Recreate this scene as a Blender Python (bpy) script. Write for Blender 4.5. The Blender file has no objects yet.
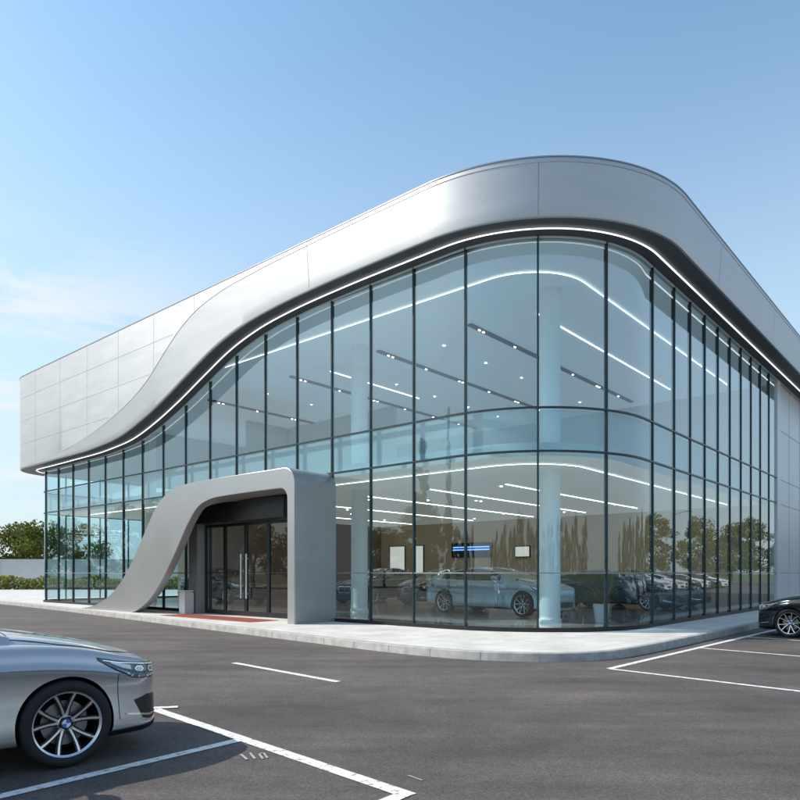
import bpy, bmesh, math, random
import numpy as np
from mathutils import Vector, Matrix
from mathutils.bvhtree import BVHTree
random.seed(7)
S=bpy.context.scene; COL=S.collection
PI=math.pi; rad=math.radians

# ------------------------------------------------------------------ materials
def new_mat(name):
    m=bpy.data.materials.new(name); m.use_nodes=True
    nt=m.node_tree; b=nt.nodes['Principled BSDF']; return m,nt,b
def PM(name,col,metal=0,rough=.5,coat=0,var=0,scale=6,bump=0,bscale=60,spec=.5,emit=0,ecol=None,rvar=0,stretch=None):
    m,nt,b=new_mat(name)
    b.inputs['Base Color'].default_value=(*col,1); b.inputs['Metallic'].default_value=metal
    b.inputs['Roughness'].default_value=rough; b.inputs['Coat Weight'].default_value=coat
    b.inputs['Coat Roughness'].default_value=.03; b.inputs['Specular IOR Level'].default_value=spec
    if emit: b.inputs['Emission Color'].default_value=(*(ecol or col),1); b.inputs['Emission Strength'].default_value=emit
    tc=nt.nodes.new('ShaderNodeTexCoord'); src=tc.outputs['Object']
    if stretch:
        mp=nt.nodes.new('ShaderNodeMapping'); mp.inputs['Scale'].default_value=stretch; nt.links.new(src,mp.inputs[0]); src=mp.outputs[0]
    if var:
        n=nt.nodes.new('ShaderNodeTexNoise'); n.inputs['Scale'].default_value=scale; n.inputs['Detail'].default_value=6
        nt.links.new(src,n.inputs['Vector'])
        r=nt.nodes.new('ShaderNodeMapRange'); r.inputs[1].default_value=.3; r.inputs[2].default_value=.7
        r.inputs[3].default_value=1-var; r.inputs[4].default_value=1+var
        nt.links.new(n.outputs['Fac'],r.inputs[0])
        x=nt.nodes.new('ShaderNodeVectorMath'); x.operation='SCALE'; x.inputs[0].default_value=col
        nt.links.new(r.outputs[0],x.inputs['Scale']); nt.links.new(x.outputs[0],b.inputs['Base Color'])
        if rvar:
            r2=nt.nodes.new('ShaderNodeMapRange'); r2.inputs[3].default_value=rough-rvar; r2.inputs[4].default_value=rough+rvar
            nt.links.new(n.outputs['Fac'],r2.inputs[0]); nt.links.new(r2.outputs[0],b.inputs['Roughness'])
    if bump:
        n=nt.nodes.new('ShaderNodeTexNoise'); n.inputs['Scale'].default_value=bscale; n.inputs['Detail'].default_value=4
        nt.links.new(tc.outputs['Object'],n.inputs['Vector'])
        k=nt.nodes.new('ShaderNodeBump'); k.inputs['Strength'].default_value=bump; k.inputs['Distance'].default_value=.02
        nt.links.new(n.outputs['Fac'],k.inputs['Height']); nt.links.new(k.outputs[0],b.inputs['Normal'])
    return m
def glass_mat(name,tint,r0,rcol=(1,1,1)):
    """thin pane: transparent + mirror, Schlick reflectance, same from both faces"""
    m=bpy.data.materials.new(name); m.use_nodes=True; nt=m.node_tree; nt.nodes.clear()
    def N(t): return nt.nodes.new(t)
    def math_(op,a,b):
        x=N('ShaderNodeMath'); x.operation=op
        for i,v in enumerate((a,b)):
            if v is None: continue
            if isinstance(v,(int,float)): x.inputs[i].default_value=v
            else: nt.links.new(v,x.inputs[i])
        return x.outputs[0]
    out=N('ShaderNodeOutputMaterial'); mix=N('ShaderNodeMixShader')
    t=N('ShaderNodeBsdfTransparent'); t.inputs[0].default_value=(*tint,1)
    g=N('ShaderNodeBsdfGlossy'); g.inputs['Roughness'].default_value=0.0; g.inputs[0].default_value=(*rcol,1)
    ge=N('ShaderNodeNewGeometry'); d=N('ShaderNodeVectorMath'); d.operation='DOT_PRODUCT'
    nt.links.new(ge.outputs['Incoming'],d.inputs[0]); nt.links.new(ge.outputs['Normal'],d.inputs[1])
    c=math_('ABSOLUTE',d.outputs['Value'],None); p=math_('POWER',math_('SUBTRACT',1.0,c),4.2)
    f=math_('ADD',math_('MULTIPLY',p,1-r0),r0)
    tc=N('ShaderNodeTexCoord'); n=N('ShaderNodeTexNoise'); n.inputs['Scale'].default_value=.6; n.inputs['Detail'].default_value=0
    nt.links.new(tc.outputs['Object'],n.inputs['Vector'])
    bp=N('ShaderNodeBump'); bp.inputs['Strength'].default_value=.08; bp.inputs['Distance'].default_value=.005
    nt.links.new(n.outputs['Fac'],bp.inputs['Height']); nt.links.new(bp.outputs[0],g.inputs['Normal'])
    nt.links.new(f,mix.inputs[0])
    nt.links.new(t.outputs[0],mix.inputs[1]); nt.links.new(g.outputs[0],mix.inputs[2]); nt.links.new(mix.outputs[0],out.inputs[0])
    return m
M={}
M['alu']=PM('aluminium cladding',(.50,.505,.515),.7,.47,var=.04,scale=1.2,rvar=.04,stretch=(.5,.5,3))
M['alu2']=PM('aluminium portal',(.40,.40,.405),.6,.36,var=.03,scale=1,rvar=.04)
M['joint']=PM('joint shadow gap',(.28,.29,.31),.2,.6)
M['coping']=PM('coping dark',(.30,.31,.33),.6,.4)
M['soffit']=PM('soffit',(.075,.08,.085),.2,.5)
M['mull']=PM('mullion dark anodised',(.026,.045,.052),.4,.35)
M['dark']=PM('door dark',(.018,.02,.022),.3,.35)
M['glass']=glass_mat('facade glass',(.73,.90,.94),.12,(.88,.96,1))
M['glass_door']=glass_mat('door glass',(.60,.64,.66),.06)
M['strip']=PM('led strip',(1,1,1),emit=1.8,ecol=(1,.98,.95))
M['lamp']=PM('lamp lit',(1,1,1),emit=20.0,ecol=(1,.92,.82))
M['cove']=PM('cove light',(1,1,1),emit=5.0,ecol=(1,.96,.90))
M['linear']=PM('linear light',(1,1,1),emit=5.0,ecol=(1,.97,.93))
M['ceil']=PM('ceiling white',(.70,.73,.75),0,.7)
M['ceil_up_glow']=PM('upper ceiling with added glow',(.55,.60,.63),0,.7,emit=.16,ecol=(.82,.91,1))  # plain ceiling, emission added as fill light for the upper interior
M['ceil_low_glow']=PM('lower ceiling with added warm glow',(.52,.52,.50),0,.7,emit=.18,ecol=(1,.92,.80))  # slab underside, glow added to brighten the ground floor, not a lamp
M['wall']=PM('interior wall',(.68,.53,.38),0,.7,var=.04,scale=.5)
M['wallw']=PM('interior partition',(.66,.65,.62),0,.6)
M['wallb']=PM('brown partition',(.20,.15,.11),0,.5,var=.1,scale=2)
M['floor']=PM('interior floor tile',(.36,.33,.30),0,.10,var=.05,scale=1)
M['column']=PM('column white',(.92,.92,.91),0,.45)
M['roof']=PM('roof membrane',(.35,.36,.37),0,.8)
M['clad']=PM('rear cladding',(.58,.60,.63),.3,.4,var=.03,scale=.5)
M['greycol']=PM('entrance pier grey',(.26,.27,.28),.3,.4)
M['steel']=PM('brushed steel',(.72,.73,.75),.7,.3)
M['binw']=PM('bin light grey',(.62,.62,.62),.1,.5)
M['kerb']=PM('kerb stone',(.36,.355,.34),0,.8,var=.2,scale=5,bump=.3,bscale=80)
M['red']=PM('red paving',(.27,.06,.04),0,.8,var=.15,scale=8,bump=.3,bscale=50)
M['screen']=PM('screen black',(.01,.012,.02),0,.2)
M['blue']=PM('screen blue lines',(.1,.3,1),emit=2.0,ecol=(.15,.35,1))
M['lit']=PM('lit panel',(.7,.65,.6),0,.4,emit=.6,ecol=(1,.92,.82))
M['redsign']=PM('red panel',(.5,.05,.04),0,.4,emit=.3)
M['white']=PM('white gloss',(.8,.8,.8),0,.3)
M['tyre']=PM('tyre rubber',(.014,.014,.015),0,.75,bump=.2,bscale=120)
M['well']=PM('wheel well black',(.006,.006,.007),0,.9)
M['rim']=PM('machined alloy',(.75,.76,.78),.8,.25)
M['rimdark']=PM('dark alloy',(.02,.021,.025),.6,.35)
M['disc']=PM('brake steel',(.25,.25,.26),.9,.4)
M['cglass']=PM('car window glass',(.008,.010,.012),0,.03,coat=1,spec=.8)
M['hglass']=PM('headlight glass',(.07,.075,.085),.5,.10,coat=1,spec=.8,var=.5,scale=45)
M['trim']=PM('black trim',(.01,.01,.011),0,.3)
M['chrome']=PM('chrome',(.8,.8,.82),1,.08)
M['lens']=PM('lamp lens',(.80,.84,.88),.3,.05,coat=1,emit=.35,ecol=(.85,.93,1))
M['lampin']=PM('lamp inner',(.45,.47,.50),.8,.12,coat=1)
M['tail']=PM('tail lamp red',(.35,.01,.01),0,.15,coat=1)
M['eblue']=PM('emblem blue',(.02,.15,.6),0,.2,coat=1)
M['trunk']=PM('bark',(.10,.075,.055),0,.9,var=.2,bump=.4,bscale=20)
M['pot']=PM('pot white',(.6,.6,.6),0,.4)
M['conc']=PM('white boundary wall',(.66,.66,.64),0,.8,var=.05,scale=1)
M['faint']=PM('worn paint',(.36,.35,.34),0,.8,var=.4,scale=30)
M['leather']=PM('tan leather',(.30,.17,.09),0,.5)
M['polegrey']=PM('galvanised pole',(.45,.46,.47),.6,.4)

def leaf_mat(name,c1,c2):
    m,nt,b=new_mat(name)
    tc=nt.nodes.new('ShaderNodeTexCoord'); n=nt.nodes.new('ShaderNodeTexNoise'); n.inputs['Scale'].default_value=1.3
    nt.links.new(tc.outputs['Object'],n.inputs['Vector'])
    oi=nt.nodes.new('ShaderNodeObjectInfo'); mx=nt.nodes.new('ShaderNodeMix'); mx.data_type='RGBA'
    ad=nt.nodes.new('ShaderNodeMath'); ad.operation='MULTIPLY_ADD'; ad.inputs[1].default_value=2.0; ad.inputs[2].default_value=-.75
    nt.links.new(n.outputs['Fac'],ad.inputs[0])
    a2=nt.nodes.new('ShaderNodeMath'); a2.operation='MULTIPLY_ADD'; a2.inputs[1].default_value=.5; a2.use_clamp=True
    nt.links.new(oi.outputs['Random'],a2.inputs[0]); nt.links.new(ad.outputs[0],a2.inputs[2])
    mx.inputs[6].default_value=(*c1,1); mx.inputs[7].default_value=(*c2,1)
    nt.links.new(a2.outputs[0],mx.inputs[0]); nt.links.new(mx.outputs[2],b.inputs['Base Color'])
    b.inputs['Roughness'].default_value=.7; b.inputs['Specular IOR Level'].default_value=.2
    tr=nt.nodes.new('ShaderNodeBsdfTranslucent'); nt.links.new(mx.outputs[2],tr.inputs[0]); ms=nt.nodes.new('ShaderNodeMixShader'); ms.inputs[0].default_value=.4
    nt.links.new(b.outputs[0],ms.inputs[1]); nt.links.new(tr.outputs[0],ms.inputs[2]); nt.links.new(ms.outputs[0],nt.nodes['Material Output'].inputs[0])
    return m
M['leaf']=leaf_mat('tree leaves',(.08,.105,.020),(.22,.24,.055))
M['hedge']=leaf_mat('hedge leaves',(.12,.15,.02),(.28,.28,.05))

def asphalt():
    m,nt,b=new_mat('asphalt')
    tc=nt.nodes.new('ShaderNodeTexCoord')
    def noise(s,d,stretch=None,rg=.5,rot=-40):
        n=nt.nodes.new('ShaderNodeTexNoise'); n.inputs['Scale'].default_value=s; n.inputs['Detail'].default_value=d; n.inputs['Roughness'].default_value=rg
        if stretch:
            mp=nt.nodes.new('ShaderNodeMapping'); mp.inputs['Scale'].default_value=stretch; mp.inputs['Rotation'].default_value=(0,0,rad(rot))
            nt.links.new(tc.outputs['Object'],mp.inputs[0]); nt.links.new(mp.outputs[0],n.inputs['Vector'])
        else: nt.links.new(tc.outputs['Object'],n.inputs['Vector'])
        return n
    big=noise(.32,9,(1,1.8,1),.62); mid=noise(2.2,9,None,.7); streak=noise(.35,4,(.35,7,1),.5,38); streak.inputs['Distortion'].default_value=.6
    g2=noise(16,5,None,.7); fine=noise(46,7,None,.85)
    vo=nt.nodes.new('ShaderNodeTexVoronoi'); vo.inputs['Scale'].default_value=85; nt.links.new(tc.outputs['Object'],vo.inputs['Vector'])
    def rng(sock,a,c,lo=.3,hi=.7):
        r=nt.nodes.new('ShaderNodeMapRange'); r.inputs[1].default_value=lo; r.inputs[2].default_value=hi; r.inputs[3].default_value=a; r.inputs[4].default_value=c
        nt.links.new(sock,r.inputs[0]); return r.outputs[0]
    sp=nt.nodes.new('ShaderNodeSeparateColor'); nt.links.new(vo.outputs['Color'],sp.inputs[0])
    fs=[rng(big.outputs['Fac'],.66,1.34),rng(mid.outputs['Fac'],.84,1.16),rng(streak.outputs['Fac'],.84,1.14),rng(g2.outputs['Fac'],.88,1.12),rng(fine.outputs['Fac'],.45,1.6),rng(sp.outputs[0],.78,1.25,0,1)]
    cur=fs[0]
    for f in fs[1:]:
        mm=nt.nodes.new('ShaderNodeMath'); mm.operation='MULTIPLY'; nt.links.new(cur,mm.inputs[0]); nt.links.new(f,mm.inputs[1]); cur=mm.outputs[0]
    v=nt.nodes.new('ShaderNodeVectorMath'); v.operation='SCALE'; v.inputs[0].default_value=(.110,.095,.090)
    nt.links.new(cur,v.inputs['Scale']); nt.links.new(v.outputs[0],b.inputs['Base Color'])
    nt.links.new(rng(big.outputs['Fac'],.66,.85),b.inputs['Roughness']); b.inputs['Specular IOR Level'].default_value=.25
    bp=nt.nodes.new('ShaderNodeBump'); bp.inputs['Strength'].default_value=.9; bp.inputs['Distance'].default_value=.009
    nt.links.new(fine.outputs['Fac'],bp.inputs['Height']); nt.links.new(bp.outputs[0],b.inputs['Normal'])
    return m
M['asphalt']=asphalt()
def paint_mat():
    m=bpy.data.materials.new('road paint white'); m.use_nodes=True; nt=m.node_tree; b=nt.nodes['Principled BSDF']
    tc=nt.nodes.new('ShaderNodeTexCoord'); n=nt.nodes.new('ShaderNodeTexNoise'); n.inputs['Scale'].default_value=14; n.inputs['Detail'].default_value=8; n.inputs['Roughness'].default_value=.7
    nt.links.new(tc.outputs['Object'],n.inputs['Vector'])
    r=nt.nodes.new('ShaderNodeMapRange'); r.inputs[1].default_value=.37; r.inputs[2].default_value=.48
    nt.links.new(n.outputs['Fac'],r.inputs[0])
    mx=nt.nodes.new('ShaderNodeMix'); mx.data_type='RGBA'; mx.inputs[6].default_value=(.26,.25,.24,1); mx.inputs[7].default_value=(.76,.75,.74,1)
    nt.links.new(r.outputs[0],mx.inputs[0]); nt.links.new(mx.outputs[2],b.inputs['Base Color']); b.inputs['Roughness'].default_value=.7
    return m
M['paint']=paint_mat()
def paving():
    m,nt,b=new_mat('pale paving')
    tc=nt.nodes.new('ShaderNodeTexCoord'); mp=nt.nodes.new('ShaderNodeMapping'); mp.inputs['Rotation'].default_value=(0,0,rad(-49.2))
    nt.links.new(tc.outputs['Object'],mp.inputs[0])
    br=nt.nodes.new('ShaderNodeTexBrick'); br.offset=0; br.inputs['Scale'].default_value=1; br.inputs['Brick Width'].default_value=.6; br.inputs['Row Height'].default_value=.6
    br.inputs['Mortar Size'].default_value=.006; br.inputs['Color1'].default_value=(.57,.55,.52,1); br.inputs['Color2'].default_value=(.63,.61,.58,1); br.inputs['Mortar'].default_value=(.33,.32,.30,1)
    nt.links.new(mp.outputs[0],br.inputs['Vector'])
    n=nt.nodes.new('ShaderNodeTexNoise'); n.inputs['Scale'].default_value=1.2; n.inputs['Detail'].default_value=9; n.inputs['Roughness'].default_value=.65; nt.links.new(tc.outputs['Object'],n.inputs['Vector'])
    r=nt.nodes.new('ShaderNodeMapRange'); r.inputs[1].default_value=.3; r.inputs[2].default_value=.7; r.inputs[3].default_value=.82; r.inputs[4].default_value=1.12
    nt.links.new(n.outputs['Fac'],r.inputs[0]); v=nt.nodes.new('ShaderNodeVectorMath'); v.operation='SCALE'
    nt.links.new(br.outputs['Color'],v.inputs[0]); nt.links.new(r.outputs[0],v.inputs['Scale']); nt.links.new(v.outputs[0],b.inputs['Base Color'])
    b.inputs['Roughness'].default_value=.75
    return m
M['paving']=paving()
M['grass']=PM('grass ground',(.07,.10,.03),0,.95,var=.3,scale=2)
def frosted():
    m=bpy.data.materials.new('spandrel interlayer'); m.use_nodes=True; nt=m.node_tree; nt.nodes.clear()
    o=nt.nodes.new('ShaderNodeOutputMaterial'); mx=nt.nodes.new('ShaderNodeMixShader'); mx.inputs[0].default_value=.28
    t=nt.nodes.new('ShaderNodeBsdfTransparent'); d=nt.nodes.new('ShaderNodeBsdfDiffuse'); d.inputs[0].default_value=(.60,.74,.80,1); t.inputs[0].default_value=(.95,.98,.98,1)
    nt.links.new(t.outputs[0],mx.inputs[1]); nt.links.new(d.outputs[0],mx.inputs[2]); nt.links.new(mx.outputs[0],o.inputs[0]); return m
M['frost']=frosted()
def car_paint(name,c,metal=.6,rough=.28): return PM(name,c,metal,rough,coat=1)

# ------------------------------------------------------------------ mesh builder
class MB:
    def __init__(s): s.v=[]; s.f=[]; s.m=[]
    def add(s,vs,fs,mi=0):
        n=len(s.v); s.v+= [tuple(p) for p in vs]
        for f in fs: s.f.append([n+i for i in f]); s.m.append(mi)
    def box(s,a,b,mi=0):
        x0,y0,z0=a; x1,y1,z1=b
        s.add([(x0,y0,z0),(x1,y0,z0),(x1,y1,z0),(x0,y1,z0),(x0,y0,z1),(x1,y0,z1),(x1,y1,z1),(x0,y1,z1)],
              [(0,3,2,1),(4,5,6,7),(0,1,5,4),(1,2,6,5),(2,3,7,6),(3,0,4,7)],mi)
    def grid(s,rows,mi=0,closed=False):
        nr=len(rows); nc=len(rows[0]); vs=[p for r in rows for p in r]; fs=[]
        for i in range(nr-1):
            for j in range(nc if closed else nc-1):
                k=(j+1)%nc; fs.append((i*nc+j,i*nc+k,(i+1)*nc+k,(i+1)*nc+j))
        s.add(vs,fs,mi)
    def tube(s,rows,mi=0):
        s.grid(rows,mi,True); s.add(rows[0],[tuple(range(len(rows[0])))[::-1]],mi); s.add(rows[-1],[tuple(range(len(rows[0])))],mi)
    def cyl(s,c,r0,r1,z0,z1,n=24,mi=0):
        s.tube([[(c[0]+r*math.cos(2*PI*k/n),c[1]+r*math.sin(2*PI*k/n),z) for k in range(n)] for r,z in ((r0,z0),(r1,z1))],mi)
    def lathe_y(s,prof,n=48,mi=0,closed=False):
        pr=prof+[prof[0]] if closed else prof
        s.grid([[(r*math.cos(2*PI*k/n),y,r*math.sin(2*PI*k/n)) for k in range(n)] for r,y in pr],mi,True)
    def limb(s,p,q,r0,r1,n=6,mi=0):
        p=Vector(p); q=Vector(q); d=(q-p).normalized(); a=d.orthogonal().normalized(); b=d.cross(a)
        s.tube([[tuple(c+a*(r*math.cos(2*PI*k/n))+b*(r*math.sin(2*PI*k/n))) for k in range(n)] for c,r in ((p,r0),(q,r1))],mi)
    def build(s,name,mats,parent=None,smooth=False,sharp=40,recalc=True,weld=True):
        me=bpy.data.meshes.new(name); me.from_pydata(s.v,[],s.f)
        for m in (mats if isinstance(mats,(list,tuple)) else [mats]): me.materials.append(m)
        me.polygons.foreach_set('material_index',s.m)
        if recalc or weld:
            bm=bmesh.new(); bm.from_mesh(me)
            if weld: bmesh.ops.remove_doubles(bm,verts=bm.verts,dist=1e-5)
            if recalc: bmesh.ops.recalc_face_normals(bm,faces=bm.faces)
            bm.to_mesh(me); bm.free()
        if smooth:
            me.polygons.foreach_set('use_smooth',[True]*len(me.polygons)); me.set_sharp_from_angle(angle=rad(sharp))
        me.update()
        o=bpy.data.objects.new(name,me); COL.objects.link(o)
        if parent: o.parent=parent
        return o
def tag(o,label=None,cat=None,group=None,kind=None):
    if label: o['label']=label
    if cat: o['category']=cat
    if group: o['group']=group
    if kind: o['kind']=kind
    return o
def empty(name,loc=(0,0,0),rz=0):
    o=bpy.data.objects.new(name,None); COL.objects.link(o); o.location=loc; o.rotation_euler=(0,0,rz); return o
def copy_tree(o,parent=None):
    c=o.copy(); COL.objects.link(c); c.parent=parent
    for ch in list(o.children): copy_tree(ch,c)
    return c

# ------------------------------------------------------------------ site
bx,by=3.81,14.25
dR=(.6537,.7568); dL=(-.7568,.6537)
def W(x,y,z=0): return (bx+dR[0]*x+dL[0]*y, by+dR[1]*x+dL[1]*y, z)
F=683.0; H=1.5; HY=573.0
def G(px,py,z=0):
    Y=(H-z)*F/(py-HY); return Vector(((px-400)/F*Y,Y,z))

m=MB(); m.add([(-900,-600,-.03),(900,-600,-.03),(900,1500,-.03),(-900,1500,-.03)],[(0,1,2,3)])
tag(m.build('ground',M['grass']),kind='structure')
m=MB(); m.add([(-75,-60,0),(90,-60,0),(90,90,0),(-75,90,0)],[(0,1,2,3)])
tag(m.build('parking_lot',M['asphalt']),kind='structure')

def catmull(pts,n=8):
    P=[Vector(p) for p in pts]; P=[2*P[0]-P[1]]+P+[2*P[-1]-P[-2]]; out=[]
    for i in range(1,len(P)-2):
        for k in range(n):
            t=k/n; a,b,c,d=P[i-1],P[i],P[i+1],P[i+2]
            out.append(.5*((2*b)+(c-a)*t+(2*a-5*b+4*c-d)*t*t+(-a+3*b-3*c+d)*t**3))
    out.append(P[-2]); return out
KP=[(-34,47),(-26,39.6),(-19.3,33),(-14.6,28.3),(-10.7,24.2),(-6.2,19.3),(-2.2,15.0),(-.75,13.45),(.36,12.4),(1.36,11.75),(2.5,11.5),(3.5,11.75),(4.4,12.5),(6.35,14.65),(10.15,19.05),(16,25.8),(32,44.4)]
kerb=catmull(KP,8)
def offs(poly,d):
    out=[]
    for i,p in enumerate(poly):
        a=poly[max(0,i-1)]; b=poly[min(len(poly)-1,i+1)]; t=(b-a).normalized(); out.append(p+Vector((-t.y,t.x))*d)
    return out
m=MB(); m.tube([[(a.x,a.y,.0),(b.x,b.y,.135),(e.x,e.y,.15),(c.x,c.y,.15),(c.x,c.y,0)] for a,b,e,c in zip(kerb,offs(kerb,.02),offs(kerb,.035),offs(kerb,.16))])
acc=0
for i in range(len(kerb)-1):
    a,b=kerb[i],kerb[i+1]; L=(b-a).length; t=(b-a).normalized(); n=Vector((-t.y,t.x)); d=0
    while acc+(L-d)>=1.0:
        d+=1.0-acc; acc=0; p=a+t*d
        q=[p-t*.005-n*.003,p+t*.005-n*.003,p+t*.005+n*.016,p-t*.005+n*.016]
        m.add([(q[0].x,q[0].y,.001),(q[1].x,q[1].y,.001),(q[2].x,q[2].y,.133),(q[3].x,q[3].y,.133)],[(0,1,2,3)],1)
        r0=p+n*.037; r1=p+n*.158
        m.add([(r0.x-t.x*.005,r0.y-t.y*.005,.1525),(r0.x+t.x*.005,r0.y+t.y*.005,.1525),(r1.x+t.x*.005,r1.y+t.y*.005,.1525),(r1.x-t.x*.005,r1.y-t.y*.005,.1525)],[(0,1,2,3)],1)
    acc+=L-d
tag(m.build('kerb',[M['kerb'],M['greycol']],smooth=False),kind='structure')
m=MB(); inn=offs(kerb,.161)
pts=[(p.x,p.y,.146) for p in inn]+[(34,80,.146),(-20,85,.146),(-40,60,.146)]
m.add(pts,[tuple(range(len(pts)))]); tag(m.build('pavement',M['paving'],recalc=False),kind='structure')

def line(a,b,w=.11,name='parking_line',z=.005):
    a=Vector(a[:2]); b=Vector(b[:2]); t=(b-a).normalized(); n=Vector((-t.y,t.x))*w/2
    L=(b-a).length; k=max(2,int(L/.12)); rows=[]
    for i in range(k+1):
        p=a+t*(L*i/k); j1=random.uniform(-.004,.004); j2=random.uniform(-.004,.004)
        rows.append([(p.x+n.x*(1+j1/w),p.y+n.y*(1+j1/w),z),(p.x-n.x*(1+j2/w),p.y-n.y*(1+j2/w),z)])
    m=MB(); m.grid(rows); o=m.build(name,M['paint']); tag(o,kind='structure'); return o
A0=G(152,708.5); A1=G(410,796)
line(A0,A1,.12)
dl=(A1-A0).normalized()
B0=G(243,739.5); B1=G(0,797); rungd=(B1-B0).normalized()
line(B0+rungd*.02,B1+rungd*2,.11,z=.006)
line(A1+rungd*.02-dl*.05,A1+rungd*4.5,.11,z=.006)
line(A0-dl*.06,A0+rungd*1.5,.11,z=.009)
line(A0,G(178,707.5),.10,z=.0095)
line(G(234,663),G(338,682),.11)
C0=G(609,669); C1=G(790,626.5)
line(C0,C1,.11); rr=Vector((.66,-.75,0))
for p in (C0,G(698,648),G(745,637)): line(p+rr*.02,p+rr*5.4,.10,z=.006)
m=MB()
def stroke(a,b,w):
    a=Vector(a); b=Vector(b); t=(b-a).normalized(); n=Vector((-t.y,t.x,0))*w/2
    m.add([a+n,a-n,b-n,b+n],[(0,1,2,3)])
def gp(px,py): g=G(px,py); g.z=.007; return g
stroke(gp(241,755),gp(247,760),.022); stroke(gp(250,753.5),gp(255,759.5),.02)
stroke(gp(259,754.5),gp(263,759.5),.018); stroke(gp(263.5,753.5),gp(267.5,758.5),.018); stroke(gp(259.6,754.2),gp(263.6,753.4),.018)
stroke(gp(408,776),gp(422,781),.016)
tag(m.build('painted_bay_mark',M['faint']),kind='structure')

# ------------------------------------------------------------------ showroom building
B=empty('car_showroom',(bx,by,0),math.atan2(dR[1],dR[0]))
tag(B,'curved glass car showroom with a sweeping silver metal fascia and portal entrance','building')
R=3.4; AA=PI*R/2; SL=-23.4; rL=1.0; AL=PI*rL/2
def P(s,o=0):
    if s<SL-AL: d=SL-AL-s; x,y,nx,ny=rL+d,R-SL+rL,0,1
    elif s<SL: b=(SL-s)/rL; x,y,nx,ny=rL-rL*math.cos(b),R-SL+rL*math.sin(b),-math.cos(b),math.sin(b)
    elif s<0: x,y,nx,ny=0,R-s,-1,0
    elif s<AA: a=s/R; x,y,nx,ny=R-R*math.cos(a),R-R*math.sin(a),-math.cos(a),-math.sin(a)
    else: x,y,nx,ny=R+s-AA,0,0,-1
    return x+nx*o,y+ny*o
def Q(s,o,z): x,y=P(s,o); return (x,y,z)
def ss(s0,s1,fine=.17,coarse=.5):
    out=[s0]; s=s0
    while s<s1-1e-6:
        st=fine if (-.3<s<AA+.1 or SL-AL-.1<s<SL+.1) else coarse
        s=min(s1,s+st); out.append(s)
    return out
def smooth_interp(xs,ys):
    xs=np.array(xs); ys=np.array(ys); d=np.gradient(ys,xs)
    def f(x):
        if x<=xs[0]: return float(ys[0])
        if x>=xs[-1]: return float(ys[-1])
        i=int(np.searchsorted(xs,x)-1); h=xs[i+1]-xs[i]; t=(x-xs[i])/h
        return float((2*t**3-3*t*t+1)*ys[i]+(t**3-2*t*t+t)*h*d[i]+(-2*t**3+3*t*t)*ys[i+1]+(t**3-t*t)*h*d[i+1])
    return f
zb=smooth_interp([-26,-20,-16.5,-14.6,-13,-11.5,-10,-8.5,-7,-5.5,-3.5,-1,2],[6.25,6.28,6.36,6.55,6.95,7.45,8.03,8.58,8.92,9.08,9.17,9.2,9.2])
zc=smooth_interp([-24,-20,-17,-15,-13.5,-12.4,-11.4,-10.4,-9.4,-8.2,-6.5,-4,0],[6.36,6.5,6.85,7.3,7.75,8.25,8.9,9.5,9.9,10.13,10.25,10.31,10.32])
ZT=10.42; SR=5.34+24
SEG=ss(-44,SR,.12,.2)
def band(s): return min(1,max(0,(zc(s)-zb(s)-.1)/1.0))
def fpt(s,t):
    b=band(s); ob=1.0-.10*b; ot=1.0-.010*b
    return ob+(ot-ob)*t, zb(s)+.05+(zc(s)-zb(s)-.05)*t
m=MB(); rows=[]
for s in SEG:
    ob,_=fpt(s,0); r=[Q(s,ob-.06,zb(s)),Q(s,ob-.012,zb(s)+.008)]
    for k in range(5): o,z=fpt(s,k/4); r.append(Q(s,o,z))
    c=zc(s)
    r+= [Q(s,1.0,c+.008),Q(s,1.0,c+(ZT-c)*.5),Q(s,1.0,ZT)]
    rows.append(r)
m.grid(rows)
for s in [-22,-19.5,-17,-14.5,-12,-9.5,-4.1,2.05,8.2,14.2,20]:
    w=.005
    if band(s)>.05 and s>-5:
        o0,z0=fpt(s,0); o1,z1=fpt(s,1)
        m.add([Q(s-w,o0+.004,z0),Q(s+w,o0+.004,z0),Q(s+w,o1+.004,z1),Q(s-w,o1+.004,z1)],[(0,1,2,3)],1)
    if s<-8: z0=zc(s)+.02; m.add([Q(s-w,1.004,z0),Q(s+w,1.004,z0),Q(s+w,1.004,ZT-.01),Q(s-w,1.004,ZT-.01)],[(0,1,2,3)],1)
for z in (7.35,8.4,9.45):
    s=-38
    while s<-9 and z>zc(s+.25)+.06:
        a,b_=s,s+.25; m.add([Q(a,1.0045,z-.004),Q(b_,1.0045,z-.004),Q(b_,1.0045,z+.004),Q(a,1.0045,z+.004)],[(0,1,2,3)],1)
        s+=.25
m.build('fascia',[M['alu'],M['joint']],B,smooth=True,sharp=12)
def sweep(name,mat,s0,s1,prof,smooth=True,fine=.17,coarse=.5,seg=None):
    m=MB(); sl=seg or ss(s0,s1,fine,coarse); m.tube([[Q(s,o,z) for o,z in prof(s)] for s in sl]); return m.build(name,mat,B,smooth=smooth,sharp=30)
sweep('roof_coping',M['coping'],-44,SR,lambda s:[(.5,ZT-.05),(.99,ZT-.0),(1.012,ZT+.005),(1.012,ZT+.035),(.5,ZT+.035)],fine=.12,coarse=.3)
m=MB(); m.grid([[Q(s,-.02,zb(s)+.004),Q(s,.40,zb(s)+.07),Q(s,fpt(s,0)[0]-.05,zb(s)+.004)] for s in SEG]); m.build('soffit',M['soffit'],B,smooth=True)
sweep('soffit_light',M['strip'],-44,SR,lambda s:[(.30,zb(s)+.03),(.335,zb(s)+.03),(.335,zb(s)+.045),(.30,zb(s)+.045)],fine=.15,coarse=.3)
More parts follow.
